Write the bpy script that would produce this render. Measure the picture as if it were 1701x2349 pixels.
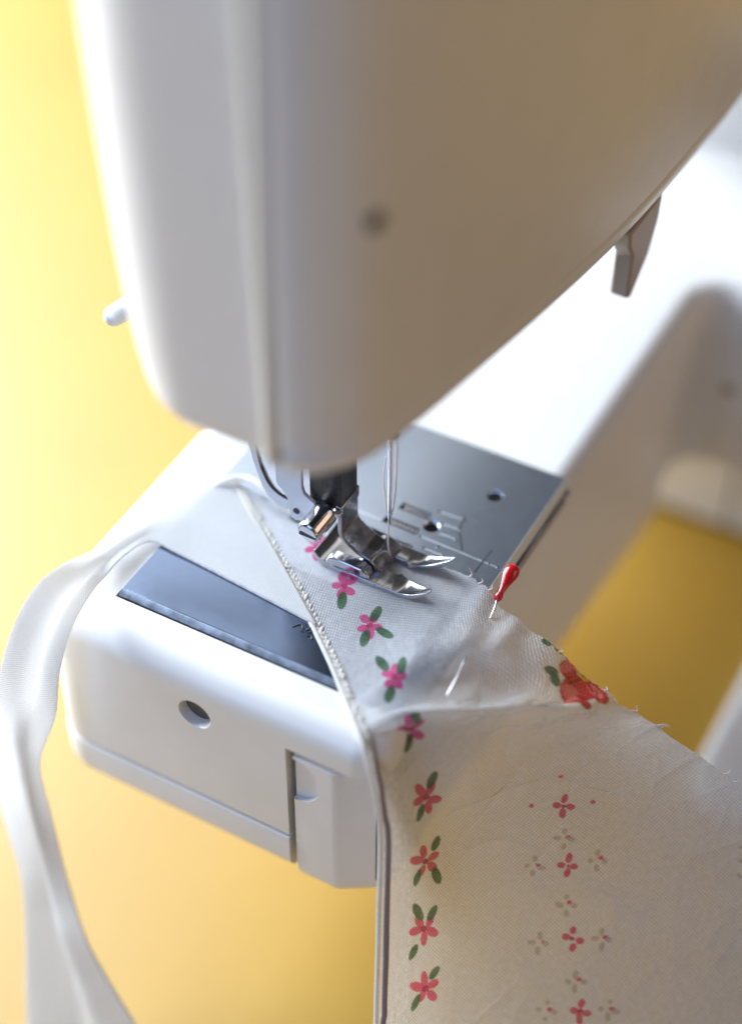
import bpy, bmesh, math, random
import numpy as np
from mathutils import Vector, Matrix
for o in list(bpy.data.objects): bpy.data.objects.remove(o)
S = 0.001                       # everything below is written in millimetres
R = math.radians
sc = bpy.context.scene
col = sc.collection
random.seed(7); rng = np.random.default_rng(7)

# ------------------------------------------------------------------ camera
def make_camera():
    th, al, roll = R(44.55), R(28.88), R(.17)
    fw = Vector((math.cos(al)*math.cos(th), math.sin(al)*math.cos(th), -math.sin(th)))
    r = Vector((math.sin(al), -math.cos(al), 0)); u = r.cross(fw)
    r2 = r*math.cos(roll) + u*math.sin(roll); u2 = u*math.cos(roll) - r*math.sin(roll)
    cd = bpy.data.cameras.new('camera'); co = bpy.data.objects.new('camera', cd); col.objects.link(co)
    m = Matrix((r2, u2, -fw)).transposed().to_4x4()
    m.translation = Vector((-297.93, -160.56, 354.24))*S
    co.matrix_world = m
    cd.sensor_fit = 'HORIZONTAL'; cd.sensor_width = 36; cd.lens = 87.7
    cd.clip_start = .01; cd.clip_end = 50
    cd.dof.use_dof = True; cd.dof.focus_distance = .478; cd.dof.aperture_fstop = 3.5; cd.dof.aperture_blades = 0
    sc.camera = co
make_camera()

# ------------------------------------------------------------------ light
w = bpy.data.worlds.new('World'); sc.world = w; w.use_nodes = True
bg = w.node_tree.nodes['Background']; bg.inputs[0].default_value = (.80, .86, 1.0, 1); bg.inputs[1].default_value = .10
def area(name, loc, target, sx, sy, power, color):
    l = bpy.data.lights.new(name, 'AREA'); l.shape = 'RECTANGLE'; l.size = sx*S; l.size_y = sy*S; l.energy = power; l.color = color
    o = bpy.data.objects.new(name, l); col.objects.link(o)
    o.location = Vector(loc)*S
    o.rotation_euler = (Vector(target)-Vector(loc)).to_track_quat('-Z', 'Y').to_euler()
    return o
area('window_light', (230, 1500, 640), (0, 0, -20), 1480, 1150, 106, (.79, .885, 1.0))
area('rear_window_light', (500, 840, 960), (-60, 150, -140), 800, 620, 4, (.93, .97, 1.0))
area('cool_side_fill', (-1300, 250, 520), (-40, 20, 40), 700, 700, 6, (.34, .54, 1.0))  # added weak cool fill, turns the head's end panel bluish
area('warm_fill_light', (350, -1300, 650), (40, 0, 20), 900, 900, 3.8, (1.0, .70, .44))  # added warm fill from the operator side for the front faces
sc.view_settings.view_transform = 'Standard'; sc.view_settings.look = 'None'
sc.view_settings.exposure = 0.17; sc.view_settings.gamma = 1.0
sc.cycles.use_denoising = True
sc.cycles.max_bounces = 10; sc.cycles.diffuse_bounces = 6; sc.cycles.transparent_max_bounces = 12
sc.cycles.sample_clamp_indirect = 6.0

# ------------------------------------------------------------------ materials
def newmat(name):
    m = bpy.data.materials.new(name); m.use_nodes = True
    nt = m.node_tree; return m, nt, nt.nodes['Principled BSDF']
def noise(nt, scale, detail=4, rough=.6):
    t = nt.nodes.new('ShaderNodeTexCoord'); n = nt.nodes.new('ShaderNodeTexNoise')
    n.inputs['Scale'].default_value = scale; n.inputs['Detail'].default_value = detail; n.inputs['Roughness'].default_value = rough
    nt.links.new(t.outputs['Object'], n.inputs['Vector']); return n
def ramp(nt, src, stops):
    r = nt.nodes.new('ShaderNodeValToRGB'); e = r.color_ramp.elements
    while len(e) < len(stops): e.new(.5)
    for k, (p, c) in enumerate(stops): e[k].position = p; e[k].color = (*c, 1) if len(c) == 3 else c
    nt.links.new(src, r.inputs[0]); return r
def maprange(nt, src, a, b):
    m = nt.nodes.new('ShaderNodeMapRange'); m.inputs[3].default_value = a; m.inputs[4].default_value = b
    nt.links.new(src, m.inputs[0]); return m
def bump(nt, bsdf, src, strength, dist):
    b = nt.nodes.new('ShaderNodeBump'); b.inputs['Strength'].default_value = strength; b.inputs['Distance'].default_value = dist*S
    nt.links.new(src, b.inputs['Height']); nt.links.new(b.outputs[0], bsdf.inputs['Normal']); return b
def plastic(name, c, rough=.38, spec=.5, grain=.25):
    m, nt, p = newmat(name)
    n = noise(nt, 90, 3)
    r = ramp(nt, n.outputs[0], [(.3, tuple(x*.965 for x in c)), (.7, c)])
    nt.links.new(r.outputs[0], p.inputs['Base Color'])
    n2 = noise(nt, 1800, 2)
    mr = maprange(nt, n2.outputs[0], rough-.05, rough+.07); nt.links.new(mr.outputs[0], p.inputs['Roughness'])
    p.inputs['Specular IOR Level'].default_value = spec
    bump(nt, p, n2.outputs[0], grain, .02)
    return m
def metal(name, c, rough, var=.12, grain=0, gscale=900, spots=0):
    m, nt, p = newmat(name)
    p.inputs['Metallic'].default_value = 1
    n = noise(nt, 350, 6, .7)
    lo = tuple(x*(1-spots) for x in c)
    r = ramp(nt, n.outputs[0], [(.35, lo), (.6, c)]); nt.links.new(r.outputs[0], p.inputs['Base Color'])
    mr = maprange(nt, n.outputs[0], rough, rough+var); nt.links.new(mr.outputs[0], p.inputs['Roughness'])
    if grain:
        n2 = noise(nt, gscale, 2); bump(nt, p, n2.outputs[0], grain, .02)
    return m
M = {}
M['white'] = plastic('white_plastic', (.80, .79, .775), .33)
M['head'] = plastic('head_plastic', (.74, .73, .72), .24, .6, .12)
M['ridge'] = plastic('ridge_plastic', (.72, .70, .64), .3)
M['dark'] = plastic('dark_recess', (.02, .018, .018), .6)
M['hollow'] = plastic('hole_shade', (.11, .095, .08), .6)  # dark brown puts the shade inside the end hole into colour
M['black'] = metal('blackened_steel', (.09, .085, .085), .28, .2, .3, 1500, .5)
M['chrome'] = metal('chrome', (.62, .62, .66), .09, .12, .06, 600, .18)
M['chrome_dull'] = metal('worn_chrome', (.52, .51, .53), .13, .16, .2, 1400, .45)
M['bright'] = metal('bright_steel', (.78, .79, .83), .16, .15, .1, 900, .12)
M['satin'] = plastic('satin_nickel', (.66, .68, .74), .32, .9, .3)
M['plate'] = metal('plate_steel', (.47, .52, .61), .30, .07, .12, 2200, .03)
M['slide'] = metal('slide_steel', (.15, .19, .28), .17, .10, .08, 2200, .08)
M['sparkle'] = metal('edge_steel', (.30, .36, .48), .22, .3, .9, 3000, .3)
M['ink'] = plastic('ink', (.03, .035, .045), .5)
M['etch'] = metal('etched_line', (.75, .80, .86), .35, .2)
M['red'] = plastic('red_glass', (.62, .008, .012), .12, .6, .02)
M['brown'] = plastic('hook_plastic', (.40, .33, .28), .4)
M['tray'] = plastic('tray_plastic', (.74, .77, .82), .4)
M['thread'] = plastic('thread_cotton', (.78, .76, .72), .6)
def table_mat():
    m, nt, p = newmat('yellow_table')
    n = noise(nt, 14, 5, .6)
    r = ramp(nt, n.outputs[0], [(.3, (.42, .235, .007)), (.7, (.45, .258, .010))]); nt.links.new(r.outputs[0], p.inputs['Base Color'])
    n2 = noise(nt, 160, 4)
    mr = maprange(nt, n2.outputs[0], .47, .56); nt.links.new(mr.outputs[0], p.inputs['Roughness'])
    p.inputs['Specular IOR Level'].default_value = .9; p.inputs['IOR'].default_value = 1.6
    p.inputs['Sheen Weight'].default_value = 0
    bump(nt, p, n2.outputs[0], .06, .1)
    return m
M['table'] = table_mat()
def cloth_mat(name, pitch, see, base, printed, thru=.38):
    m, nt, p = newmat(name)
    L = nt.links
    uv = nt.nodes.new('ShaderNodeUVMap'); uv.uv_map = 'UVMap'
    sep = nt.nodes.new('ShaderNodeSeparateXYZ')
    # a slight wobble keeps the threads from running ruler straight
    wn = nt.nodes.new('ShaderNodeTexNoise'); wn.inputs['Scale'].default_value = .35; wn.inputs['Detail'].default_value = 3
    L.new(uv.outputs[0], wn.inputs['Vector'])
    ma = nt.nodes.new('ShaderNodeMixRGB'); ma.blend_type = 'ADD'; ma.inputs[0].default_value = .9
    L.new(uv.outputs[0], ma.inputs[1]); L.new(wn.outputs['Color'], ma.inputs[2])
    L.new(ma.outputs[0], sep.inputs[0])
    def op(kind, a, b=None):
        q = nt.nodes.new('ShaderNodeMath'); q.operation = kind
        for k, v in ((0, a), (1, b)):
            if v is None: continue
            if isinstance(v, (int, float)): q.inputs[k].default_value = v
            else: L.new(v, q.inputs[k])
        return q.outputs[0]
    k = 2*math.pi/pitch
    su = op('SINE', op('MULTIPLY', sep.outputs[0], k)); sv = op('SINE', op('MULTIPLY', sep.outputs[1], k))
    au = op('ABSOLUTE', su); av = op('ABSOLUTE', sv)
    over = op('MULTIPLY', su, sv)                       # plain weave: which thread is on top
    h = op('ADD', op('MULTIPLY', op('ADD', over, 1.0), .5), op('MULTIPLY', op('ADD', au, av), .15))
    gap = op('MULTIPLY', op('SUBTRACT', 1.0, au), op('SUBTRACT', 1.0, av))
    # uneven thread thickness
    un = nt.nodes.new('ShaderNodeTexNoise'); un.noise_dimensions = '2D'; un.inputs['Scale'].default_value = .6; un.inputs['Detail'].default_value = 4
    L.new(uv.outputs[0], un.inputs['Vector'])
    if printed:
        at = nt.nodes.new('ShaderNodeVertexColor'); at.layer_name = 'print'
        csrc = at.outputs[0]
    else:
        rg = nt.nodes.new('ShaderNodeRGB'); rg.outputs[0].default_value = (*base, 1); csrc = rg.outputs[0]
    shade = nt.nodes.new('ShaderNodeMixRGB'); shade.blend_type = 'MULTIPLY'; shade.inputs[0].default_value = 1
    gr = maprange(nt, op('MULTIPLY', over, op('ADD', un.outputs[0], .4)), .74, 1.10); gr.inputs[1].default_value = -.8; gr.inputs[2].default_value = .3
    L.new(csrc, shade.inputs[1]); L.new(gr.outputs[0], shade.inputs[2])
    cs = shade.outputs[0]
    L.new(cs, p.inputs['Base Color']); p.inputs['Roughness'].default_value = .85; p.inputs['Specular IOR Level'].default_value = .15
    bm_ = bump(nt, p, h, .8, .22)
    tr = nt.nodes.new('ShaderNodeBsdfTranslucent'); L.new(cs, tr.inputs[0])
    tp = nt.nodes.new('ShaderNodeBsdfTransparent')
    rf = nt.nodes.new('ShaderNodeBsdfRefraction'); rf.inputs['IOR'].default_value = 1.22; rf.inputs['Roughness'].default_value = .72
    m0 = nt.nodes.new('ShaderNodeMixShader'); m0.inputs[0].default_value = .62
    L.new(tp.outputs[0], m0.inputs[1]); L.new(rf.outputs[0], m0.inputs[2])
    m1 = nt.nodes.new('ShaderNodeMixShader'); m1.inputs[0].default_value = thru
    L.new(p.outputs[0], m1.inputs[1]); L.new(tr.outputs[0], m1.inputs[2])
    m2 = nt.nodes.new('ShaderNodeMixShader')
    fac = op('ADD', op('MULTIPLY', gap, see*1.6), op('MULTIPLY', un.outputs[0], see))
    if printed: fac = op('MULTIPLY', fac, op('SUBTRACT', 1.0, op('MULTIPLY', at.outputs[1], .75)))
    L.new(fac, m2.inputs[0]); L.new(m1.outputs[0], m2.inputs[1]); L.new(m0.outputs[0], m2.inputs[2])
    L.new(m2.outputs[0], nt.nodes['Material Output'].inputs[0])
    return m
M['apron'] = cloth_mat('printed_cotton', 1.1, .46, (.8, .8, .8), True)
M['tie'] = cloth_mat('white_cotton', .8, .06, (.90, .905, .91), False, .52)
def fibre(name, c):
    m, nt, p = newmat(name)
    n = noise(nt, 1300, 4, .7)
    r = ramp(nt, n.outputs[0], [(.3, tuple(x*.86 for x in c)), (.65, c)]); nt.links.new(r.outputs[0], p.inputs['Base Color'])
    p.inputs['Roughness'].default_value = 1; p.inputs['Specular IOR Level'].default_value = 0
    bump(nt, p, n.outputs[0], .7, .25)
    tr = nt.nodes.new('ShaderNodeBsdfTranslucent'); nt.links.new(r.outputs[0], tr.inputs[0])
    mx = nt.nodes.new('ShaderNodeMixShader'); mx.inputs[0].default_value = .4
    nt.links.new(p.outputs[0], mx.inputs[1]); nt.links.new(tr.outputs[0], mx.inputs[2]); nt.links.new(mx.outputs[0], nt.nodes['Material Output'].inputs[0])
    return m
M['hem_shade'] = fibre('hem_shadow_cotton', (.46, .36, .33))
M['hem'] = fibre('cotton_edge', (.86, .84, .80))

# ------------------------------------------------------------------ helpers
def link(me, name, mat, parent=None, smooth=35, bevel=0, seg=2):
    o = bpy.data.objects.new(name, me); col.objects.link(o)
    if mat and not me.materials: me.materials.append(mat)
    if smooth:
        me.shade_smooth()
        if smooth < 180: me.set_sharp_from_angle(angle=R(smooth))
    if parent:
        o.parent = parent
        if parent.type == 'EMPTY': o.matrix_parent_inverse = Matrix.Translation(-parent.location)   # parts are built in world millimetres
    if bevel:
        b = o.modifiers.new('bevel', 'BEVEL'); b.width = bevel*S; b.segments = seg; b.limit_method = 'ANGLE'; b.angle_limit = R(35); b.harden_normals = False
    return o
def mesh(name, vs, fs, fix=True):
    me = bpy.data.meshes.new(name); me.from_pydata([tuple(c*S for c in v) for v in vs], [], fs); me.update()
    if fix:
        bm = bmesh.new(); bm.from_mesh(me); bmesh.ops.recalc_face_normals(bm, faces=bm.faces); bm.to_mesh(me); bm.free()
    return me
def loft(secs, cap=True, closed=True):
    n = len(secs[0]); vs = [v for s in secs for v in s]; fs = []
    for i in range(len(secs)-1):
        for j in range(n if closed else n-1):
            k = (j+1) % n
            fs.append((i*n+j, i*n+k, (i+1)*n+k, (i+1)*n+j))
    if cap and closed:
        fs.append(tuple(range(n-1, -1, -1))); fs.append(tuple((len(secs)-1)*n+j for j in range(n)))
    return vs, fs
def box(x0, x1, y0, y1, z0, z1):
    vs = [(x, y, z) for z in (z0, z1) for x, y in ((x0, y0), (x1, y0), (x1, y1), (x0, y1))]
    return vs, [(3, 2, 1, 0), (4, 5, 6, 7), (0, 1, 5, 4), (1, 2, 6, 5), (2, 3, 7, 6), (3, 0, 4, 7)]
def rounded(poly, rad, d=0, n=7):
    """polygon (CCW) with a radius per corner, inset by d"""
    N = len(poly); P = [Vector(p) for p in poly]; out = []
    lines = []
    for i in range(N):
        a, b = P[i], P[(i+1) % N]; t = (b-a).normalized(); nrm = Vector((-t.y, t.x))
        lines.append((a+nrm*d, t))
    for i in range(N):
        p, t = lines[i-1]; q, s = lines[i]
        cr = t.x*s.y - t.y*s.x
        c = q.copy() if abs(cr) < 1e-6 else p + t*(((q-p).x*s.y-(q-p).y*s.x)/cr)
        r = max(.05, rad[i]-d if cr > 0 else rad[i]+d)
        ang = math.atan2(cr, t.dot(s)); L = abs(r*math.tan(ang/2))
        a = c - t*L; sgn = 1 if cr > 0 else -1
        cen = a + Vector((-t.y, t.x))*r*sgn
        a0 = math.atan2((a-cen).y, (a-cen).x)
        for k in range(n+1):
            f = a0 + ang*k/n; out.append((cen.x+r*math.cos(f), cen.y+r*math.sin(f)))
    return out
def prism(poly, rad, z0, z1, rb, rt, n=7, seg=6):
    """rounded prism from z0 up to z1, bottom rounding rb, top rounding rt"""
    secs = []
    for k in range(seg+1):
        a = math.pi/2*k/seg
        if rb > 0: secs.append([(x, y, z0+rb*(1-math.sin(a))) if 0 else (x, y, z0+rb*(1-math.cos(a))) for x, y in rounded(poly, rad, rb*(1-math.sin(a)), n)])
    if rb <= 0: secs.append([(x, y, z0) for x, y in rounded(poly, rad, 0, n)])
    if rt <= 0: secs.append([(x, y, z1) for x, y in rounded(poly, rad, 0, n)])
    for k in range(seg+1):
        a = math.pi/2*k/seg
        if rt > 0: secs.append([(x, y, z1-rt*(1-math.sin(a))) for x, y in rounded(poly, rad, rt*(1-math.cos(a)), n)])
    return loft(secs)
def lathe(prof, origin, axis, n=24):
    ax = Vector(axis).normalized(); e1 = ax.orthogonal().normalized(); e2 = ax.cross(e1)
    secs = []
    for r, h in prof:
        secs.append([tuple(Vector(origin)+ax*h+(e1*math.cos(2*math.pi*k/n)+e2*math.sin(2*math.pi*k/n))*max(r, .01)) for k in range(n)])
    return loft(secs)
def spline(pts, n, t=None):
    A = np.array(pts, float); m = len(A); B = np.concatenate([[2*A[0]-A[1]], A, [2*A[-1]-A[-2]]])
    if t is None: t = np.linspace(0, m-1, n)
    i = np.minimum(t.astype(int), m-2); f = (t-i).reshape((-1,)+(1,)*(A.ndim-1))
    p0, p1, p2, p3 = B[i], B[i+1], B[i+2], B[i+3]
    return .5*(2*p1+(-p0+p2)*f+(2*p0-5*p1+4*p2-p3)*f*f+(-p0+3*p1-3*p2+p3)*f**3)
def tube(pts, rad, n=8, res=None):
    P = spline(pts, res or len(pts)*6) if len(pts) > 2 else np.array(pts, float)
    m = len(P); rr = rad if hasattr(rad, '__len__') else None
    secs = []; prev = None
    for k in range(m):
        t = Vector(P[min(k+1, m-1)]-P[max(k-1, 0)]).normalized()
        e = t.orthogonal().normalized() if prev is None else (prev-t*prev.dot(t)).normalized()
        prev = e; b = t.cross(e)
        r = np.interp(k/(m-1), np.linspace(0, 1, len(rr)), rr) if rr is not None else rad
        secs.append([tuple(Vector(P[k])+(e*math.cos(2*math.pi*j/n)+b*math.sin(2*math.pi*j/n))*r) for j in range(n)])
    return loft(secs)
def extr_x(poly, x0, x1):
    n = len(poly)
    vs = [(x0, y, z) for y, z in poly]+[(x1, y, z) for y, z in poly]
    fs = [tuple(range(n)), tuple(range(2*n-1, n-1, -1))]+[(i, (i+1) % n, n+(i+1) % n, n+i) for i in range(n)]
    return vs, fs
def join(*parts):
    vs, fs = [], []
    for v, f in parts:
        b = len(vs); vs += v; fs += [tuple(i+b for i in q) for q in f]
    return vs, fs
def cut(obj, *cutters):
    """boolean difference, applied; the cutters are thrown away"""
    for vf in cutters:
        me = mesh('cut', *vf); c = bpy.data.objects.new('cut', me); col.objects.link(c)
        m = obj.modifiers.new('cut', 'BOOLEAN'); m.operation = 'DIFFERENCE'; m.solver = 'EXACT'; m.object = c
        bpy.context.view_layer.update()
        dg = bpy.context.evaluated_depsgraph_get()
        new = bpy.data.meshes.new_from_object(obj.evaluated_get(dg))
        obj.modifiers.clear(); obj.data = new
        bpy.data.objects.remove(c)
    obj.data.shade_smooth(); obj.data.set_sharp_from_angle(angle=R(35))
def part(name, vf, mat, parent, smooth=35, bevel=0, seg=2):
    return link(mesh(name, *vf), name, M[mat], parent, smooth, bevel, seg)
def empty(name, loc, label, cat):
    o = bpy.data.objects.new(name, None); o.location = Vector(loc)*S; o.empty_display_size = .02; col.objects.link(o)
    o['label'] = label; o['category'] = cat
    return o
# ------------------------------------------------------------------ setting: the table
TZ = -139.5
t = part('table', box(-900, 1500, -900, 1600, TZ-25, TZ), 'table', None, 0); t['kind'] = 'structure'

# ------------------------------------------------------------------ sewing machine
SM = empty('sewing_machine', (160, 10, TZ), 'white free arm sewing machine with chrome presser foot standing on the yellow table', 'sewing machine')
ARM = [(-58, -31), (162, -31), (162, -110), (330, -110), (330, 75.5), (-58, 75.5)]
ARAD = [9, 11, 8, 20, 20, 12]
def taper(vf):
    vs, fs = vf
    return [(x, y, z*(1+min(max(0, x-20), 150)/120*.40) if z < -12 and x > 20 else z) for x, y, z in vs], fs
def grid_x(poly, rad):
    return poly, rad
shell = part('upper_shell', taper(prism(ARM, ARAD, -50, 0, .6, 7, 8, 7)), 'white', SM)
LOW = [(-58.3, -30.5), (150, -30.5), (150, 75.7), (-58.3, 75.7)]
lower = part('lower_cover', taper(prism(LOW, [9, 9, 9, 12], -68, -50.9, 8, .5, 8, 6)), 'white', SM)
notch = box(-70, 4, -40, -3.4, -80, -12.0)
ch = lathe([(5.6, -1), (5.0, 0), (4.5, .9), (4.4, 20)], (-58, 24.3, -15), (1, 0, 0), 32)
cut(shell, notch, ch, box(-43.9, 55.9, -30.4, 57.3, -8, 3))
cut(lower, notch)
part('hole_dark_disc', lathe([(4.35, 0), (4.35, .5)], (-55.2, 24.3, -15), (1, 0, 0)), 'hollow', SM)  # dark disc near the mouth stands for the shaded inside
part('dark_core', box(-52, 2, -27, -3.6, -62, -12.6), 'dark', SM)  # black fill box colours in the shade of the door gap
DOOR = [(-57.6, -5.0), (-57.6, -17.5), (-50, -30), (3, -30), (3, -5.0)]
door = part('latch_door', prism(DOOR, [.6, 4.5, 8, 1, 1], -72, -14.6, 9, .9, 7, 6), 'white', SM)
dn = [(-5.8+.8, -15.8)]+[(-5.0-8*math.sin(a)*(1.0 if a < 1.6 else 1), -24.2+8.6*math.cos(a)) for a in np.linspace(.12, math.pi-.05, 18)]
dn = [(-2, -15.6)]+dn[1:]+[(-2, -32.8)]
cut(door, extr_x(dn, -60, -55.9))
# slide plate over the bobbin and needle plate
def plate_shape(x0, x1, y0, y1, zt, bev, z0=-.6, rr=.8):
    a = [(x0, y0), (x1, y0), (x1, y1), (x0, y1)]
    return a
sl = [(-42.5, -29.2), (-12.6, -29.2), (-12.6, 57), (-42.5, 57)]
def chamfer_plate(x0, x1, y0, y1, z0, z1, cl, cf):
    """plate whose -X edge (width cl) and -Y edge (width cf) slope down"""
    b = [(x0, y0), (x1, y0), (x1, y1), (x0, y1)]; t_ = [(x0+cl, y0+cf), (x1, y0+cf), (x1, y1), (x0+cl, y1)]
    return loft([[(x, y, z0) for x, y in b], [(x, y, z1) for x, y in t_]])
slide = part('slide_plate', chamfer_plate(-41, -12.6, -29, 57, -.4, .55, .05, .05), 'slide', SM, 30, .12)
part('slide_edge', chamfer_plate(-43.0, -41.05, -29, 57, -.4, .50, 1.6, .05), 'sparkle', SM, 30)
plate = part('needle_plate', box(-12.2, 55.6, -28.6, 57, -.4, .5), 'plate', SM, 30)
part('plate_edge', chamfer_plate(-12.2, 55.6, -30.2, -28.65, -1.6, .45, .05, 1.3), 'etch', SM, 30)
def slot(cx, y0, y1, w): return box(cx-w/2, cx+w/2, y0, y1, -3, 2)
SL = [(23.0, -2.2, 7.0, 2.6), (16.2, -2.2, 8.6, 2.6), (9.4, -3.5, 8, 2.6)]
cut(plate, *[slot(*s) for s in SL], lathe([(2.0, -3), (2.0, .02), (2.5, .6), (2.6, 2)], (19.9, -4.4, 0), (0, 0, 1)), lathe([(2.0, -3), (2.0, .02), (2.4, .6), (2.5, 2)], (39.3, -14.3, 0), (0, 0, 1)))
for hx, hy in ((19.9, -4.4), (39.3, -14.3)):
    part('screw_hole', lathe([(2.6, -7.5), (2.6, -7)], (hx, hy, 0), (0, 0, 1)), 'dark', plate)
for cx, y0, y1, wd in SL:
    part('feed_slot', box(cx-wd/2+.02, cx+wd/2-.02, y0+.02, y1-.02, -2.4, -2.3), 'dark', plate, 0)
tooth = mesh('feed_tooth', *loft([[(-.85, -.62, 0), (.85, -.62, 0), (.85, .62, 0), (-.85, .62, 0)], [(-.7, -.45, .5), (.7, -.45, .5), (.7, .1, .5), (-.7, .1, .5)]]))
for cx, y0, y1, wd in SL:
    yy = y0+.9
    while yy < y1-.6:
        o = link(tooth, 'feed_tooth', M['bright'], plate, 0); o.location = Vector((cx+random.uniform(-.1, .1), yy, .12))*S; yy += 1.35
def line(x0, y0, x1, y1, wd, mat, name):
    d = Vector((x1-x0, y1-y0)); n = Vector((-d.y, d.x)).normalized()*wd/2
    q = [(x0+n.x, y0+n.y), (x0-n.x, y0-n.y), (x1-n.x, y1-n.y), (x1+n.x, y1+n.y)]
    part(name, loft([[(x, y, .46) for x, y in q], [(x, y, .52) for x, y in q]]), mat, plate, 0)
for a in ((26.1, -3.8, 26.5, -11.5), (22.3, -6.6, 22.5, -12.6), (18.5, -7.5, 18.7, -12.8), (15, -3.6, 14.6, -28), (11.4, -6.6, 11.4, -12.5), (15.4, 27, 15.4, 9)):
    line(*a, .38, 'etch', 'guide_line')
for a in ((28.2, -10.6, 22.4, -11.6), (22.0, -12.0, 15.7, -16.0), (19.9, -23.0, 10.0, -22.7)):
    line(*a, .5, 'ink', 'seam_mark')
for x, y, b in ((26.2, -3.6, 'ink'), (22.3, -6.4, 'ink'), (15, -3.4, 'ink'), (11.4, -6.3, 'ink'), (26.4, -11.4, 'bright'), (22.6, -12.2, 'bright'), (18.7, -12.6, 'bright'), (14.8, -24.6, 'bright'), (14.6, -27.4, 'bright'), (13.6, -9.6, 'bright'), (11.4, -12.4, 'bright')):
    part('guide_dot', lathe([(.42, .44), (.36, .6)], (x, y, 0), (0, 0, 1), 10), b, plate, 0)
# the little release arrow pressed into the slide plate
for P in ([(-31.0, 10.0), (-29.6, 9.2), (-29.2, 8.2), (-30.2, 7.4), (-31.0, 7.6), (-30.9, 6.6)], [(-30.4, 6.4), (-29.0, 5.6), (-29.6, 4.8), (-31.2, 5.6)], [(-31.9, 5.2), (-31.3, 4.2), (-32.2, 3.4)]):
    part('pressed_mark', tube([(x, y, .58) for x, y in P], .32, 6), 'ink', slide)
part('front_groove_shade', box(-8, 52, -31.15, -30.9, -4.75, -4.4), 'brown', SM, 0)  # thin brown strip stands for the shade in the front groove
# base under the arm, standing on the table
base = part('base', prism([(197, -105), (330, -105), (330, 72), (197, 72)], [6, 16, 16, 6], TZ+3, -71.2, 2, .5), 'white', SM)
part('base_seam', box(196.7, 197.05, -43.6, -42.4, TZ+5, -73), 'dark', SM, 0)
part('base_foot', prism([(199, -100), (328, -100), (328, 70), (199, 70)], [5, 12, 12, 5], TZ, TZ+3.2, .3, .3), 'dark', SM)
part('dark_spot', lathe([(2.2, -.4), (2.2, .2), (1.5, .35)], (162, -43, -40), (-1, 0, 0)), 'brown', SM)  # small brown disc, a dark spot on the upper body
# upright column behind
part('column', prism([(236, -34), (330, -34), (330, 62), (236, 62)], [16, 16, 16, 16], -1, 240, .2, 6), 'white', SM)

# head -----------------------------------------------------------------------
ZT = 245
def rear_inset(z):
    return float(np.interp(z, [70, 71, 73, 76, 79, 85, 92, 102, 113, 137, 157, 245], [27, 24, 19.5, 15, 12, 8.8, 6.6, 4.8, 3.4, 1.6, .4, 0]))
def end_outline(z):
    d = rear_inset(z); e = 4*max(0, 1-(z-70)/7)**2; pts = []
    cx, cy, Rr = -14, 31, 30
    for x in np.linspace(238, cx, 12): pts.append((x, cy+Rr-d, z))
    for a in np.linspace(90, 180, 26)[1:]:
        f = (a-90)/90; dd = d*(1-f)**1.2 + e*f
        pts.append((cx+(Rr-dd)*math.cos(R(a)), cy+(Rr-dd)*math.sin(R(a)), z))
    for y in np.linspace(31, 8.4, 8)[1:]: pts.append((-44+e, y, z))
    pts.append((-43.2+e, 8.0, z))
    return pts
FRONT = [(-44.6, 3.2), (-45.2, 1.0), (-44.4, -2.8), (-42.2, -6.4), (-39.0, -9.4), (-34.7, -12.5), (-27, -15.4), (-10.7, -19), (12, -22.6), (34, -26), (62, -29.6), (90, -32), (130, -33.4), (167, -33.5), (200, -33.2), (238, -33)]
FS = spline([(x, y) for x, y in FRONT], 80)
def front_outline(z, d=0):
    T = np.gradient(FS, axis=0); T /= np.linalg.norm(T, axis=1)[:, None]
    Nn = np.stack([-T[:, 1], T[:, 0]], 1)
    return [(p[0]+n[0]*d, p[1]+n[1]*d, z) for p, n in zip(FS, Nn)]
def sheet(name, secs, mat, thick, parent=SM):
    vs, fs = loft(secs, False, False)
    o = link(mesh(name, vs, fs), name, M[mat], parent, 40)
    s = o.modifiers.new('thickness', 'SOLIDIFY'); s.thickness = thick*S; s.offset = -1
    return o
ZL = [70.2, 70.8, 72, 74, 76.5, 79, 82, 86, 92, 100, 110, 122, 137, 150, 165, 185, 215, ZT]
ec = sheet('end_cover', [end_outline(z) for z in ZL], 'head', 1.6)
FZ = [78.2, 78.5, 79, 80, 83, 90, 110, 140, 180, 215, ZT]
fc = sheet('front_cover', [front_outline(z, .9*max(0, 1-(z-78.2)/.8)) for z in FZ], 'head', 1.8)
rim = sheet('head_rim', [front_outline(z, d) for z, d in ((70, 4.5), (70.4, 2.8), (71.2, 1.6), (72.6, .9), (75, .7), (79, .7))], 'head', 1.2)
rid = []
for z in (70.4, 71.4, 74, 90, 140, 200, ZT):
    e = 3*max(0, 1-(z-70.4)/3)
    rid.append([(-42.4+e, 8.1, z), (-44.4+e, 7.7, z), (-45.6+e, 6.6, z), (-46.0+e, 5.2, z), (-45.7+e, 3.9, z), (-44.4+e, 3.1, z), (-42.4+e, 3.3, z)])
part('corner_ridge', loft(rid), 'ridge', SM, 50)
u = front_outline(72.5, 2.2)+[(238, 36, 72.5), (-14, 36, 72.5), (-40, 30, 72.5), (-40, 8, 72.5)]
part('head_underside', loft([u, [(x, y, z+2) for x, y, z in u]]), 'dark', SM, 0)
part('cover_hole_dark', lathe([(2.2, -.3), (2.2, .45), (1.6, .6)], (-31.2, -14.15, 138), (-.37, -.93, 0)), 'dark', SM)  # black disc stands for the shaded hole in the front cover
part('head_top', box(-30, 238, -16, 55, ZT-6, ZT-1), 'head', SM, 0)
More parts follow.
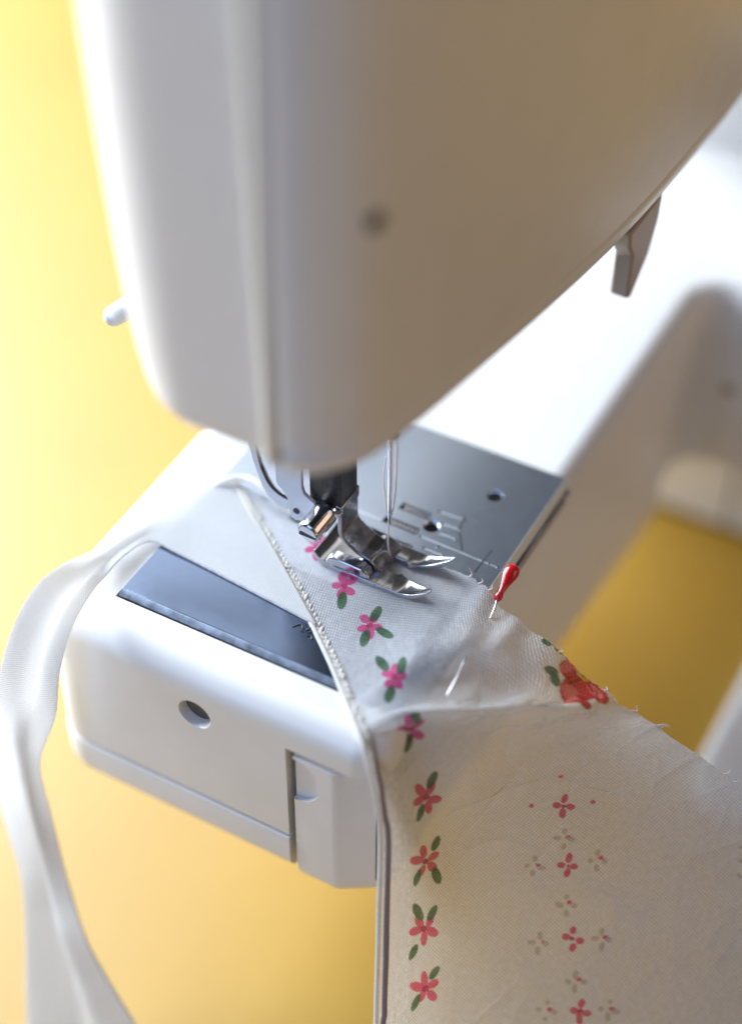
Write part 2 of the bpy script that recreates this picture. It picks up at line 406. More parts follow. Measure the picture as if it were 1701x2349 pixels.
# hook under the head
hk = [(80.5, 70), (103, 70), (102, 62), (97.5, 53), (86.5, 44.6), (84.0, 46.2), (84.4, 53), (84.8, 60), (81.5, 64.5)]
hv = [(x, -30.5, z) for x, z in hk]+[(x, -25, z) for x, z in hk]; n_ = len(hk)
part('thread_hook', (hv, [tuple(range(n_)), tuple(range(2*n_-1, n_-1, -1))]+[(i, (i+1) % n_, n_+(i+1) % n_, n_+i) for i in range(n_)]), 'brown', SM, 30, .8)
# presser lever at the rear of the head
lv = part('presser_lever', tube([(18, 52, 73), (12, 66, 66), (4, 77, 58.5), (-.5, 82.4, 54.6), (-1.5, 83.8, 53.6)], [3.4, 3.2, 3.1, 2.8, .5], 14), 'white', SM)
part('dimple', lathe([(.75, 0), (.9, .15), (.5, .3)], (-2.6, 80.2, 56.6), (-.75, -.3, .55), 14), 'tray', lv)

# presser bar and foot
part('presser_bar', prism([(-4.2, 10.6), (5.4, 10.6), (5.4, 20.4), (-4.2, 20.4)], [1, 1, 1, 1], 17.5, 73, .6, 0, 3, 3), 'black', SM)
PLP = [(29.6, 42), (29.8, 24.0), (29.3, 22.2), (27.4, 20.5), (26.1, 18.2), (25.9, 14.4), (25.1, 11.9), (23.8, 11.3), (22.2, 12.0), (20.0, 14.7), (17.7, 20.3), (19.6, 21.4), (21.0, 22.4), (21.6, 24.4), (21.6, 42)]
gp = part('guard_plate', extr_x(PLP, -5.6, -4.4), 'satin', SM, 30, .2)
part('plate_eyelet', lathe([(.55, 0), (.95, .05), (.95, .35), (.6, .4)], (-5.55, 23.4, 15.2), (-1, 0, 0), 16), 'ink', gp)
CURL = [(40.4, 34), (39.4, 27.1), (38.8, 24.2), (37.6, 20.4), (36.2, 16.0), (34.2, 12.8), (31.4, 11.0), (28.0, 10.6), (27.6, 15.9), (30.2, 15.6), (32.6, 16.6), (34.3, 19.6), (35.9, 23.6), (36.8, 28.3), (37.4, 34)]
part('threader_arm', extr_x(CURL, -2.6, -1.4), 'satin', SM, 30, .3)
part('threader_wire', tube([(-3.1, 37.0, 32), (-3.1, 35.5, 24), (-3.1, 33.2, 18.6), (-3.1, 30.0, 16.2), (-3.1, 26.5, 15.6)], .45, 8), 'black', SM)

pf = empty('presser_foot', (0, 0, .9), '', ''); del pf['label']; del pf['category']; pf.parent = SM; pf.matrix_parent_inverse = Matrix.Translation(-SM.location)
def toe_z(y): return .95+(((-8.5-y)/9.5)**2*5.2 if y < -8.5 else 0)+((y-15)**2*.10 if y > 15 else 0)
def strip(ys, xl, xr, th=1.6):
    secs = []
    for y in ys:
        a, b, z = xl(y), xr(y), toe_z(y)
        tt = th*(1 if y > -14 else max(.55, 1-(-14-y)/9))
        secs.append([(a, y, z), (b, y, z), (b, y, z+tt*.8), ((a+b)/2, y, z+tt*.62), (a, y, z+tt)])
    return loft(secs)
ys1 = list(np.linspace(18, -2.0, 14)); ys2 = list(np.linspace(-2.0, -18.2, 26))
XL = lambda y: float(np.interp(y, [-18.2, -17, -14, -8, 10, 15, 18], [-7.3, -7.9, -8.4, -8.5, -8.4, -7.8, -6.6]))
XR = lambda y: float(np.interp(y, [-18.2, -17, -14, -8, 10, 15, 18], [6.9, 7.5, 8.0, 8.2, 8.2, 7.6, 6.4]))
XI = lambda y: float(np.interp(y, [-18.2, -16.5, -12, -6.2, -6, -2], [-6.3, -5.4, -3.4, -1.2, -2.1, -2.1]))
XJ = lambda y: float(np.interp(y, [-18.2, -16.5, -12, -6.2, -6, -2], [6.1, 5.4, 4.0, 2.2, 3.0, 3.0]))
part('sole', join(strip(ys1, XL, XR), strip(ys2, XL, XI), strip(ys2, XJ, XR)), 'chrome', pf, 40, .28, 3)
hump = [(-2.0, 1.8)]+[(2.2-4.0*math.cos(a), 1.6+3.9*math.sin(a)) for a in np.linspace(.25, math.pi-.25, 14)]+[(6.6, 1.8)]
part('hinge_bridge', extr_x(hump, -4.2, 6.6), 'chrome_dull', pf, 40, .25)
lug = [(.4, 1.7), (.3, 2.9), (1.0, 4.3), (2.6, 5.2), (11.0, 5.5), (12.6, 4.9), (13.3, 3.4), (13.1, 1.9)]
lg = part('side_lug', extr_x(lug, -8.0, -4.4), 'chrome', pf, 30, .6, 3)
part('side_lug', extr_x(lug, 5.2, 7.7), 'chrome', pf, 30, .6, 3)
part('pin_hole_dark', lathe([(.9, 0), (.9, .1)], (-7.98, 3.7, 3.6), (-1, 0, 0), 20), 'ink', pf)  # black disc colours in the dark of the lug's pin hole
ank = [(10.2, 21.2), (10.2, 18), (10.2, 15), (10.2, 12.2), (9.9, 10.9), (9.0, 9.8), (7.2, 8.6), (5.4, 7.4), (3.6, 6.6), (1.9, 6.1), (.9, 5.7)]
def thick(poly, th):
    P = [Vector(p) for p in poly]; o = []
    for i, p in enumerate(P):
        t_ = (P[min(i+1, len(P)-1)]-P[max(i-1, 0)]).normalized(); o.append(p+Vector((-t_.y, t_.x))*th)
    return [tuple(p) for p in P]+[tuple(p) for p in reversed(o)]
ankS = [tuple(p) for p in spline(ank, 34)]
part('ankle', extr_x(thick(ankS, 1.3), -4.4, 4.6), 'chrome_dull', pf, 40, .25)
part('ankle_clamp', prism([(-4.4, 10.4), (5.7, 10.4), (5.7, 12.4), (-4.4, 12.4)], [.4]*4, 17.6, 21.3, .3, .3, 3, 2), 'chrome_dull', pf)
kn = part('clamp_screw', lathe([(1.8, 0), (2.6, .05), (3.0, .7), (3.45, 1.4), (3.5, 2.2), (3.5, 9.3), (3.35, 9.8), (2.9, 10.1), (2.75, 9.9)], (-3.6, 14.6, 18.2), (-1, .06, -.08), 40), 'chrome', pf, 30)
part('screw_slot', lathe([(2.7, 0), (2.7, .12)], (-13.66, 15.2, 17.4), (-1, .06, -.08), 32), 'bright', kn)
part('slot_shadow', box(-13.95, -13.7, 12.7, 17.7, 16.5, 17.3), 'ink', kn, 0)
part('screw_collar', lathe([(1.6, 0), (1.6, .8), (1.2, 1.4), (.3, 1.7)], (-4.3, 11.6, 19.4), (-.7, -.7, .2), 16), 'chrome', pf)

# needle
nd = part('needle', tube([(3.4, 0, 13.4), (3.4, 0, 15.5), (3.4, 0, 20), (3.4, 0, 40), (3.4, 0, 46)], [.08, .34, .46, .48, .8], 10, 30), 'bright', SM)
part('needle_bar', lathe([(1.5, 45), (2.6, 46), (2.6, 51), (2.0, 51.5), (2.0, 74)], (3.4, 0, 0), (0, 0, 1)), 'chrome_dull', SM)
# ------------------------------------------------------------------ thread
th = part('sewing_thread', join(
    tube([(3.9, -1.2, 52), (4.0, -1.6, 42), (4.0, -1.4, 30), (4.1, -1.0, 22.5), (3.6, -.6, 18), (3.4, .1, 15.2)], .28, 6),
    tube([(3.4, .1, 15.2), (3.0, .1, 12), (2.2, -.4, 6), (1.6, -1.8, 1.4)], .22, 6),
    tube([(3.4, .1, 15.2), (4.2, 1.4, 18.2), (5.6, 2.6, 21), (6.6, 3.6, 26), (6.8, 3.2, 34)], .2, 6)), 'thread', None, 60)
th['label'] = 'pale sewing thread running down the needle into the presser foot'; th['category'] = 'thread'

# ------------------------------------------------------------------ apron
AP = empty('apron', (-45, -20, 0), 'white cotton apron printed with pink and red flowers under the presser foot', 'apron')
APG = [[[8.0,51.9,1.2],[7.8,50.1,1.2],[7.5,48.2,1.2],[7.1,46.3,1.4],[6.5,44.3,1.8],[6.0,42.3,2.1],[5.6,40.4,2.2],[5.2,38.5,2.4]],[[1.5,44.0,1.2],[2.1,42.1,1.1],[2.7,40.3,0.9],[3.1,38.4,0.9],[3.5,36.4,1.0],[3.9,34.5,1.1],[4.2,32.4,1.3],[4.4,30.4,1.5]],[[-7.0,32.6,0.9],[-5.5,30.7,0.9],[-3.9,28.9,0.9],[-2.4,27.0,0.9],[-0.8,25.1,0.8],[0.7,23.3,0.8],[2.3,21.4,0.8],[3.8,19.5,0.8]],[[-16.3,19.8,0.8],[-13.4,17.7,0.8],[-10.5,15.6,0.8],[-7.6,13.4,0.8],[-4.7,11.3,0.8],[-1.7,9.1,0.8],[1.3,7.0,0.8],[4.2,4.8,0.8]],[[-26.8,6.7,0.8],[-22.2,4.5,0.8],[-17.6,2.3,0.8],[-13.0,0.1,0.8],[-8.3,-2.1,0.8],[-3.6,-4.4,0.8],[1.2,-6.6,0.8],[6.0,-8.9,0.8]],[[-37.0,-5.4,0.8],[-30.9,-7.3,0.9],[-24.8,-9.3,1.0],[-18.6,-11.4,1.2],[-12.5,-13.5,1.4],[-6.1,-15.5,1.5],[0.7,-17.5,1.3],[7.6,-19.5,1.0]],[[-45.1,-14.0,0.8],[-38.4,-16.1,1.2],[-31.8,-18.3,1.9],[-25.7,-20.9,3.3],[-18.8,-23.1,3.8],[-11.1,-25.0,3.3],[-2.7,-26.7,2.3],[5.9,-28.5,1.2]],[[-47.9,-17.0,0.8],[-41.6,-19.8,1.4],[-35.3,-22.7,2.0],[-29.2,-25.8,3.0],[-22.8,-28.8,3.8],[-16.2,-31.8,4.4],[-7.5,-33.9,2.6],[1.9,-35.8,0.0]],[[-49.9,-19.1,0.8],[-40.2,-25.7,0.9],[-31.9,-32.2,-0.6],[-24.3,-36.1,-1.8],[-17.8,-39.9,-1.0],[-13.0,-43.3,1.4],[-6.5,-46.0,0.8],[-0.4,-48.5,-1.5]],[[-51.3,-20.7,0.8],[-42.2,-27.3,1.0],[-33.4,-36.2,-0.4],[-25.0,-45.5,-1.9],[-16.9,-53.2,-3.2],[-9.7,-58.8,-4.2],[-4.7,-62.4,-5.2],[-3.2,-65.3,-6.5]],[[-53.0,-22.6,0.7],[-44.5,-29.2,1.4],[-36.4,-39.6,1.5],[-27.7,-50.5,0.0],[-19.3,-60.6,-2.5],[-11.3,-68.6,-6.0],[-6.3,-73.0,-8.5],[-4.4,-75.2,-10.0]],[[-56.4,-26.5,-1.6],[-44.2,-31.8,-6.9],[-34.3,-42.9,-10.7],[-24.9,-53.8,-13.4],[-15.8,-64.6,-16.3],[-7.2,-74.6,-19.2],[-2.2,-81.4,-19.6],[-0.3,-85.5,-19.8]],[[-59.3,-30.6,-11.2],[-44.5,-36.2,-25.0],[-35.4,-46.8,-27.8],[-25.7,-58.0,-30.4],[-16.3,-69.5,-31.9],[-7.6,-81.4,-32.9],[-0.5,-92.5,-32.0],[2.4,-101.4,-31.0]],[[-62.4,-34.1,-27.1],[-48.6,-40.8,-40.8],[-38.6,-50.6,-45.4],[-29.4,-63.5,-46.3],[-20.1,-76.6,-47.3],[-10.8,-89.7,-48.4],[-1.9,-104.3,-47.6],[5.0,-116.6,-44.7]],[[-71.5,-38.5,-48.7],[-57.9,-46.2,-60.4],[-47.5,-57.3,-65.1],[-38.4,-70.6,-66.3],[-28.6,-85.0,-67.6],[-19.0,-100.6,-66.7],[-9.9,-116.4,-64.9],[-1.3,-129.5,-62.3]],[[-90.1,-48.0,-75.6],[-76.1,-56.6,-90.2],[-66.2,-68.2,-95.7],[-56.9,-83.0,-97.5],[-47.8,-99.3,-98.8],[-38.6,-116.8,-99.2],[-29.9,-134.4,-98.7],[-20.8,-152.8,-96.8]]]
PRINTS = [[-2.79,16.82,0.81,0.1,-0.99,-0.0,1.59,1.3,'p'],[-5.37,17.55,0.81,-0.89,-0.46,-0.0,2.3,1.3,'p'],[-4.35,20.3,0.82,-0.82,0.57,0.0,1.65,1.3,'p'],[-1.04,21.26,0.82,0.56,0.83,0.0,2.16,1.3,'p'],[-0.04,19.11,0.8,1.0,0.08,-0.01,2.15,1.3,'p'],[-2.66,19.05,0.82,0.38,-0.93,-0.0,1.02,0.9,'d'],[-12.63,3.23,0.78,-0.35,-0.94,0.01,1.89,1.3,'p'],[-14.42,4.7,0.78,-0.96,-0.27,0.0,2.17,1.3,'p'],[-12.46,7.27,0.78,-0.5,0.87,0.0,1.49,1.3,'p'],[-9.42,7.19,0.77,0.77,0.64,0.0,2.24,1.3,'p'],[-9.45,4.74,0.76,0.93,-0.36,-0.0,1.67,1.3,'p'],[-11.68,5.44,0.77,0.51,-0.86,-0.0,0.94,0.9,'d'],[-16.56,3.33,0.79,-0.91,-0.41,0.0,3.48,1.35,'g'],[-20.63,-9.5,1.0,0.06,-0.99,0.09,1.53,1.3,'p'],[-23.3,-8.82,0.95,-0.83,-0.55,0.03,2.31,1.3,'p'],[-22.59,-6.4,0.87,-0.83,0.56,-0.01,1.68,1.3,'p'],[-19.43,-5.22,0.84,0.55,0.83,-0.01,1.81,1.3,'p'],[-18.31,-7.23,0.88,1.0,0.08,-0.0,2.01,1.3,'p'],[-20.9,-7.44,0.89,0.51,-0.86,0.03,0.98,0.9,'d'],[-16.57,-6.97,0.88,0.99,0.12,0.0,3.11,1.35,'g'],[-25.39,-8.56,0.93,-0.95,-0.3,0.01,3.15,1.35,'g'],[-21.63,-12.37,1.32,-0.28,-0.94,0.2,3.12,1.35,'g'],[-35.51,-23.69,1.76,-0.47,-0.81,-0.36,1.69,1.3,'p'],[-36.52,-21.8,1.94,-0.97,0.17,-0.14,1.55,1.3,'p'],[-34.04,-19.95,2.04,0.15,0.97,-0.2,1.81,1.3,'p'],[-32.12,-21.05,2.54,0.91,0.42,-0.02,2.13,1.3,'p'],[-33.2,-23.38,2.45,0.74,-0.67,0.05,1.54,1.3,'p'],[-34.33,-22.02,2.34,0.32,-0.95,-0.02,0.88,0.9,'d'],[-31.4,-16.98,1.67,-0.55,-0.83,0.1,3.12,1.35,'g'],[-30.53,-22.09,3.04,0.95,0.32,0.03,2.96,1.35,'g'],[-39.28,-23.44,1.18,-0.98,-0.21,-0.07,2.83,1.35,'g'],[-41.99,-33.38,-6.22,0.34,-0.49,-0.8,2.31,1.3,'p'],[-43.9,-31.88,-6.55,-0.53,0.1,-0.84,1.96,1.3,'p'],[-44.79,-30.4,-2.93,-0.69,0.57,0.44,2.11,1.3,'p'],[-43.29,-31.21,-0.32,0.12,0.3,0.95,2.16,1.3,'p'],[-41.8,-33.1,-2.22,0.48,-0.54,0.69,2.04,1.3,'p'],[-43.11,-31.92,-3.73,0.65,-0.67,-0.36,1.09,0.9,'d'],[-42.0,-32.35,1.05,0.07,-0.22,-0.97,3.53,1.35,'g'],[-44.41,-31.91,-7.93,-0.36,-0.04,-0.93,2.9,1.35,'g'],[-42.44,-38.74,-28.55,0.6,-0.71,-0.37,2.11,1.3,'r'],[-44.58,-37.9,-29.95,-0.2,-0.27,-0.94,2.16,1.3,'r'],[-46.28,-36.11,-26.61,-0.91,0.28,0.3,2.31,1.3,'r'],[-44.91,-35.74,-24.04,-0.27,0.36,0.9,2.74,1.3,'r'],[-42.48,-37.41,-24.9,0.51,-0.18,0.84,2.13,1.3,'r'],[-44.09,-37.1,-27.04,0.71,-0.57,-0.43,1.1,0.9,'d'],[-41.6,-37.41,-22.36,0.42,-0.19,0.89,2.89,1.35,'g'],[-47.28,-36.96,-29.9,-0.77,-0.06,-0.63,2.53,1.35,'g'],[-50.17,-42.71,-46.81,0.23,-0.5,-0.83,2.29,1.3,'r'],[-53.15,-41.19,-45.68,-0.79,-0.01,-0.62,1.65,1.3,'r'],[-53.56,-39.67,-41.56,-0.68,0.34,0.66,2.87,1.3,'r'],[-50.76,-40.1,-40.89,0.17,0.3,0.94,2.17,1.3,'r'],[-48.67,-42.13,-44.08,0.9,-0.43,0.01,1.82,1.3,'r'],[-51.23,-41.15,-44.04,0.69,-0.46,-0.55,1.24,0.9,'d'],[-46.79,-41.55,-40.94,0.66,0.01,0.75,2.34,1.35,'g'],[-55.22,-40.94,-46.46,-0.7,-0.08,-0.71,2.41,1.35,'g'],[-50.19,-44.19,-49.91,-0.09,-0.43,-0.9,2.94,1.35,'g'],[-58.45,-47.41,-62.89,0.34,-0.61,-0.72,2.41,1.3,'r'],[-61.23,-46.33,-62.81,-0.49,-0.28,-0.83,2.23,1.3,'r'],[-62.34,-44.38,-59.32,-0.81,0.36,0.46,2.66,1.3,'r'],[-60.22,-44.29,-58.0,-0.02,0.41,0.91,2.58,1.3,'r'],[-57.57,-46.14,-59.99,0.9,-0.18,0.4,1.66,1.3,'r'],[-59.95,-45.61,-60.61,0.7,-0.5,-0.51,1.26,0.9,'d'],[-59.23,-43.39,-55.39,0.04,-0.42,-0.91,3.23,1.35,'g'],[-55.93,-45.96,-58.37,0.86,-0.14,0.49,2.43,1.35,'g'],[-65.95,-45.66,-63.75,-0.9,-0.04,-0.43,2.39,1.35,'g'],[-67.44,-52.55,-77.72,0.18,-0.58,-0.79,2.28,1.3,'r'],[-69.73,-50.76,-75.9,-0.93,0.03,-0.36,2.04,1.3,'r'],[-69.65,-49.2,-72.76,-0.52,0.44,0.74,3.07,1.3,'r'],[-66.87,-49.9,-72.77,0.37,0.35,0.86,2.64,1.3,'r'],[-65.54,-51.86,-75.29,0.84,-0.52,-0.18,1.96,1.3,'r'],[-67.86,-50.85,-75.07,0.67,-0.53,-0.52,1.28,0.9,'d'],[-63.67,-51.18,-72.88,0.9,-0.19,0.39,2.21,1.35,'g'],[-72.25,-50.28,-76.06,-0.89,-0.05,-0.45,2.55,1.35,'g'],[-75.22,-57.39,-90.96,0.64,-0.6,-0.48,1.63,1.3,'r'],[-77.48,-55.52,-89.01,-0.64,0.46,0.61,1.42,1.3,'r'],[-78.4,-54.48,-87.35,-0.64,0.41,0.65,2.5,1.3,'r'],[-75.66,-55.27,-87.55,0.36,0.35,0.86,2.67,1.3,'r'],[-74.34,-57.28,-90.15,0.91,-0.42,0.05,2.09,1.3,'r'],[-76.6,-56.21,-89.81,0.64,-0.54,-0.54,1.31,0.9,'d'],[-20.6,-67.93,-37.68,0.41,-0.81,-0.43,1.33,1.0,'r'],[-22.54,-66.69,-39.23,-0.37,-0.22,-0.9,1.65,1.0,'r'],[-22.63,-64.8,-36.66,-0.43,0.79,0.45,1.32,1.0,'r'],[-20.75,-66.04,-35.13,0.44,0.03,0.9,1.61,1.0,'r'],[-21.63,-66.41,-37.3,0.61,-0.79,-0.08,0.72,0.6,'d'],[-26.84,-73.48,-54.12,0.43,-0.85,-0.31,1.27,1.0,'r'],[-28.6,-72.46,-55.57,-0.52,-0.1,-0.85,1.5,1.0,'r'],[-28.59,-70.4,-53.24,-0.43,0.85,0.31,1.25,1.0,'r'],[-26.56,-71.64,-51.57,0.46,0.14,0.88,1.69,1.0,'r'],[-27.61,-72.1,-53.69,0.57,-0.82,-0.07,0.39,0.6,'d'],[-35.83,-81.13,-72.73,0.55,-0.83,-0.08,1.26,1.0,'r'],[-37.85,-80.02,-74.04,-0.65,-0.06,-0.76,1.28,1.0,'r'],[-37.32,-77.62,-71.43,-0.55,0.83,0.09,1.23,1.0,'r'],[-35.36,-78.74,-70.2,0.65,0.04,0.76,1.16,1.0,'r'],[-36.69,-79.19,-72.07,0.55,-0.83,-0.09,0.83,0.6,'d'],[-45.51,-89.05,-89.26,0.5,-0.86,-0.07,1.3,1.0,'r'],[-47.29,-87.67,-90.2,-0.5,-0.35,-0.8,2.06,1.0,'r'],[-46.92,-85.85,-88.45,-0.51,0.86,0.08,1.28,1.0,'r'],[-44.8,-86.97,-86.97,0.65,0.08,0.76,1.4,1.0,'r'],[-46.04,-87.32,-88.58,0.51,-0.86,-0.07,0.86,0.6,'d'],[-19.56,-63.9,-28.35,0.63,-0.77,-0.11,0.69,0.65,'p'],[-26.79,-59.41,-35.76,0.62,-0.78,-0.11,0.72,0.65,'p'],[-16.61,-72.84,-37.66,0.44,-0.82,-0.36,0.84,0.65,'p'],[-24.31,-69.81,-45.91,0.58,-0.81,-0.06,0.75,0.65,'r'],[-24.08,-70.65,-46.55,0.44,-0.84,-0.3,1.23,0.75,'y'],[-26.01,-69.5,-48.2,-0.53,-0.02,-0.85,1.02,0.75,'y'],[-26.04,-67.37,-45.72,-0.58,0.81,0.06,1.12,0.75,'y'],[-24.18,-68.51,-44.16,0.51,0.04,0.86,0.93,0.75,'y'],[-32.1,-65.38,-52.83,0.57,-0.82,-0.06,0.76,0.65,'r'],[-31.92,-66.22,-53.49,0.57,-0.82,-0.06,1.15,0.75,'y'],[-33.89,-64.86,-54.94,-0.39,-0.3,-0.87,1.1,0.75,'y'],[-33.81,-62.86,-52.72,-0.55,0.83,0.02,0.76,0.75,'y'],[-31.8,-64.14,-50.98,0.35,0.3,0.89,1.01,0.75,'y'],[-21.82,-79.29,-53.01,0.37,-0.85,-0.38,0.9,0.65,'r'],[-21.71,-80.31,-53.97,0.57,-0.82,-0.04,0.78,0.75,'y'],[-23.64,-79.0,-55.44,-0.34,-0.34,-0.87,1.11,0.75,'y'],[-23.7,-76.85,-53.17,-0.57,0.82,0.06,0.78,0.75,'y'],[-21.72,-78.03,-51.46,0.52,0.05,0.85,1.03,0.75,'y'],[-32.14,-75.81,-63.74,0.57,-0.82,-0.09,0.81,0.65,'r'],[-31.85,-77.12,-64.64,0.56,-0.82,-0.08,0.82,0.75,'y'],[-34.09,-75.77,-66.06,-0.44,-0.33,-0.83,1.02,0.75,'y'],[-33.94,-73.65,-63.88,-0.36,0.85,0.38,1.33,0.75,'y'],[-31.83,-74.55,-62.13,0.64,-0.05,0.77,0.93,0.75,'y'],[-41.48,-72.65,-71.83,0.55,-0.83,-0.08,0.4,0.65,'r'],[-41.32,-73.51,-72.38,0.55,-0.83,-0.08,0.8,0.75,'y'],[-43.51,-72.11,-73.71,-0.48,-0.32,-0.82,1.25,0.75,'y'],[-43.2,-70.02,-71.63,-0.54,0.84,0.05,1.17,0.75,'y'],[-41.08,-71.42,-70.32,0.47,0.32,0.82,1.14,0.75,'y'],[-31.65,-86.93,-72.61,0.53,-0.85,-0.01,0.85,0.65,'r'],[-31.49,-87.87,-73.11,0.53,-0.85,-0.0,0.86,0.75,'y'],[-33.51,-86.74,-74.56,-0.64,-0.07,-0.76,1.31,0.75,'y'],[-33.25,-84.43,-72.52,-0.54,0.84,0.05,1.27,0.75,'y'],[-31.27,-85.57,-71.16,0.64,0.05,0.77,1.2,0.75,'y'],[-41.62,-84.23,-81.48,0.53,-0.85,-0.08,0.85,0.65,'r'],[-41.29,-85.55,-82.12,0.52,-0.85,-0.07,0.86,0.75,'y'],[-43.64,-84.09,-83.55,-0.49,-0.34,-0.8,1.37,0.75,'y'],[-43.52,-81.96,-81.77,-0.1,0.83,0.55,1.13,0.75,'y'],[-41.41,-83.05,-80.33,0.65,0.08,0.76,1.36,0.75,'y'],[-50.41,-80.09,-87.87,0.52,-0.85,-0.09,0.83,0.65,'r'],[-50.09,-81.38,-88.53,0.52,-0.85,-0.09,0.84,0.75,'y'],[-52.4,-79.92,-89.97,-0.49,-0.33,-0.81,0.68,0.75,'y'],[-51.93,-77.63,-87.65,-0.52,0.85,0.07,0.82,0.75,'y'],[-49.62,-79.07,-86.19,0.49,0.33,0.81,0.68,0.75,'y'],[-41.31,-94.6,-88.53,0.5,-0.87,-0.03,0.88,0.65,'r'],[-41.22,-95.62,-89.1,0.49,-0.87,-0.02,1.34,0.75,'y'],[-43.02,-94.21,-90.13,-0.5,-0.36,-0.79,1.39,0.75,'y'],[-42.85,-91.94,-88.4,-0.5,0.86,0.05,0.87,0.75,'y'],[-40.48,-93.45,-86.86,0.5,0.36,0.79,0.7,0.75,'y'],[-4.8,-58.06,-3.58,0.89,-0.34,-0.31,2.95,2.9,'D'],[-4.8,-58.06,-3.58,0.92,-0.25,-0.29,2.87,2.6,'R'],[-4.63,-57.42,-3.33,0.91,-0.27,-0.31,2.83,1.6,'L'],[-8.55,-62.73,-4.98,0.9,-0.38,-0.24,6.05,4.4,'D'],[-8.55,-62.73,-4.98,0.91,-0.34,-0.23,5.98,4.1,'R'],[-10.41,-61.29,-4.51,-0.32,-0.94,0.05,2.7,2.4,'L'],[-10.13,-64.42,-4.75,-0.36,-0.93,-0.03,2.02,1.0,'D'],[-13.29,-61.93,-3.68,0.01,-1.0,-0.03,1.31,1.0,'L'],[-5.91,-62.63,-5.23,0.91,-0.37,-0.16,1.88,1.0,'R'],[-6.12,-66.85,-6.08,-0.41,-0.88,-0.23,4.64,2.7,'D'],[-6.12,-66.85,-6.08,-0.43,-0.88,-0.2,4.22,2.4,'R'],[-5.8,-66.46,-6.07,-0.46,-0.88,-0.11,3.11,1.6,'L'],[-8.17,-69.55,-6.38,-0.19,-0.88,-0.44,1.1,0.7,'L'],[-12.16,-66.29,-4.61,-0.32,-0.55,-0.77,2.65,1.6,'D'],[-11.98,-66.31,-4.64,-0.49,-0.57,-0.66,2.14,1.3,'R'],[-2.04,-58.18,-4.21,-0.15,-0.94,-0.3,3.12,1.2,'L'],[-6.02,-61.03,-4.74,0.89,-0.4,-0.22,3.35,0.5,'D'],[-4.69,-64.1,-5.71,-0.69,-0.72,-0.03,3.06,0.5,'D'],[-2.75,-61.82,-5.35,-0.75,-0.66,-0.06,2.06,1.5,'Y'],[-2.65,-61.96,-5.42,-0.15,-0.94,-0.3,0.86,0.6,'d'],[-1.06,-49.76,-1.67,0.1,-0.94,-0.31,1.65,1.5,'g'],[-10.06,-56.38,-3.41,-0.59,-0.75,-0.3,2.1,1.4,'g'],[-8.8,-54.62,-2.47,0.34,-0.88,-0.32,2.14,1.3,'g'],[-1.24,-53.34,-2.75,-0.16,-0.95,-0.28,1.58,0.9,'g'],[-1.53,-111.21,-51.77,0.17,-0.93,-0.33,0.52,0.5,'y'],[-3.35,-112.56,-54.94,0.31,-0.94,-0.16,0.85,0.5,'y'],[-5.64,-113.49,-58.24,-0.13,-0.79,-0.6,0.93,0.5,'y'],[3.56,29.5,1.09,-0.26,-0.96,-0.06,2.33,1.0,'g'],[5.76,41.03,2.18,-0.18,-0.98,0.0,2.02,0.6,'g']]
NU, NV = 780, 360
APG = np.array(APG)
td = np.linspace(0, 15, 3000); fine = spline(APG, 3000, td)
cum = np.concatenate([[0], np.cumsum(np.linalg.norm(np.diff(fine, axis=0), axis=2).mean(1))])
T_ = np.interp(np.linspace(0, cum[-1], NU), cum, td)
D = spline(APG, NU, T_)
D = spline(D.transpose(1, 0, 2), NV).transpose(1, 0, 2)
uu = T_[:, None]; vv = np.linspace(0, 1, NV)[None, :]
def smooth(x, a, b):
    t_ = np.clip((x-a)/(b-a), 0, 1); return t_*t_*(3-2*t_)
def wave_noise(x, y, seed, octs):
    r = np.random.default_rng(seed); o = 0
    for f, a in octs:
        for k in range(4):
            th_ = r.uniform(0, 6.28); ph = r.uniform(0, 6.28); ff = f*r.uniform(.7, 1.3)
            o = o+a*np.sin((x*math.cos(th_)+y*math.sin(th_))*ff+ph)/4
    return o
# normals of the smooth drape
du = np.gradient(D, axis=0); dv = np.gradient(D, axis=1)
Nn = np.cross(dv, du); Nn /= np.linalg.norm(Nn, axis=2)[:, :, None]
arc_v = np.concatenate([np.zeros((NU, 1)), np.cumsum(np.linalg.norm(np.diff(D, axis=1), axis=2), axis=1)], 1)
arc_u = np.concatenate([[0], np.cumsum(np.linalg.norm(np.diff(D[:, NV//3], axis=0), axis=1))])[:, None]+0*arc_v
hang = smooth(uu, 6.2, 9)+0*vv
amp = wave_noise(arc_u, arc_v, 3, [(.10, 1.3), (.22, .6), (.45, .22), (.9, .06)])
flat = .10*wave_noise(arc_u, arc_v, 5, [(.25, .8), (.6, .5)])
edge = smooth(vv, 0, .12)
amp = amp+wave_noise(arc_u*1.0, arc_v, 8, [(.07, 2.6), (.13, 1.2)])*smooth(uu, 10, 12)*smooth(vv, .3, .6)
def ridged(x, y, seed, f, sharp):
    n = wave_noise(x, y, seed, [(f, 1.0), (f*2.1, .45)]); return (1-np.abs(n)).clip(0, 1)**sharp
pinx = np.hypot(arc_u-np.interp(8.2, T_, arc_u[:, 0]), (arc_v-62)*.6)
creases = .75*ridged(arc_u, arc_v, 31, .11, 7)+.45*ridged(arc_u, arc_v, 37, .19, 6)+.22*ridged(arc_u, arc_v, 41, .4, 5)
pull = .55*np.exp(-(pinx/26)**2)*np.sin(arc_u*.55+arc_v*.25)*smooth(vv, .25, .5)*smooth(uu, 5, 6.5)
amp = amp+creases*smooth(uu, 7.5, 10)*(.3+.7*smooth(vv, .12, .4))
disp = pull+(hang*amp*(.25+.75*edge)*np.where(uu > 10, .8, 1)+(1-hang)*flat)
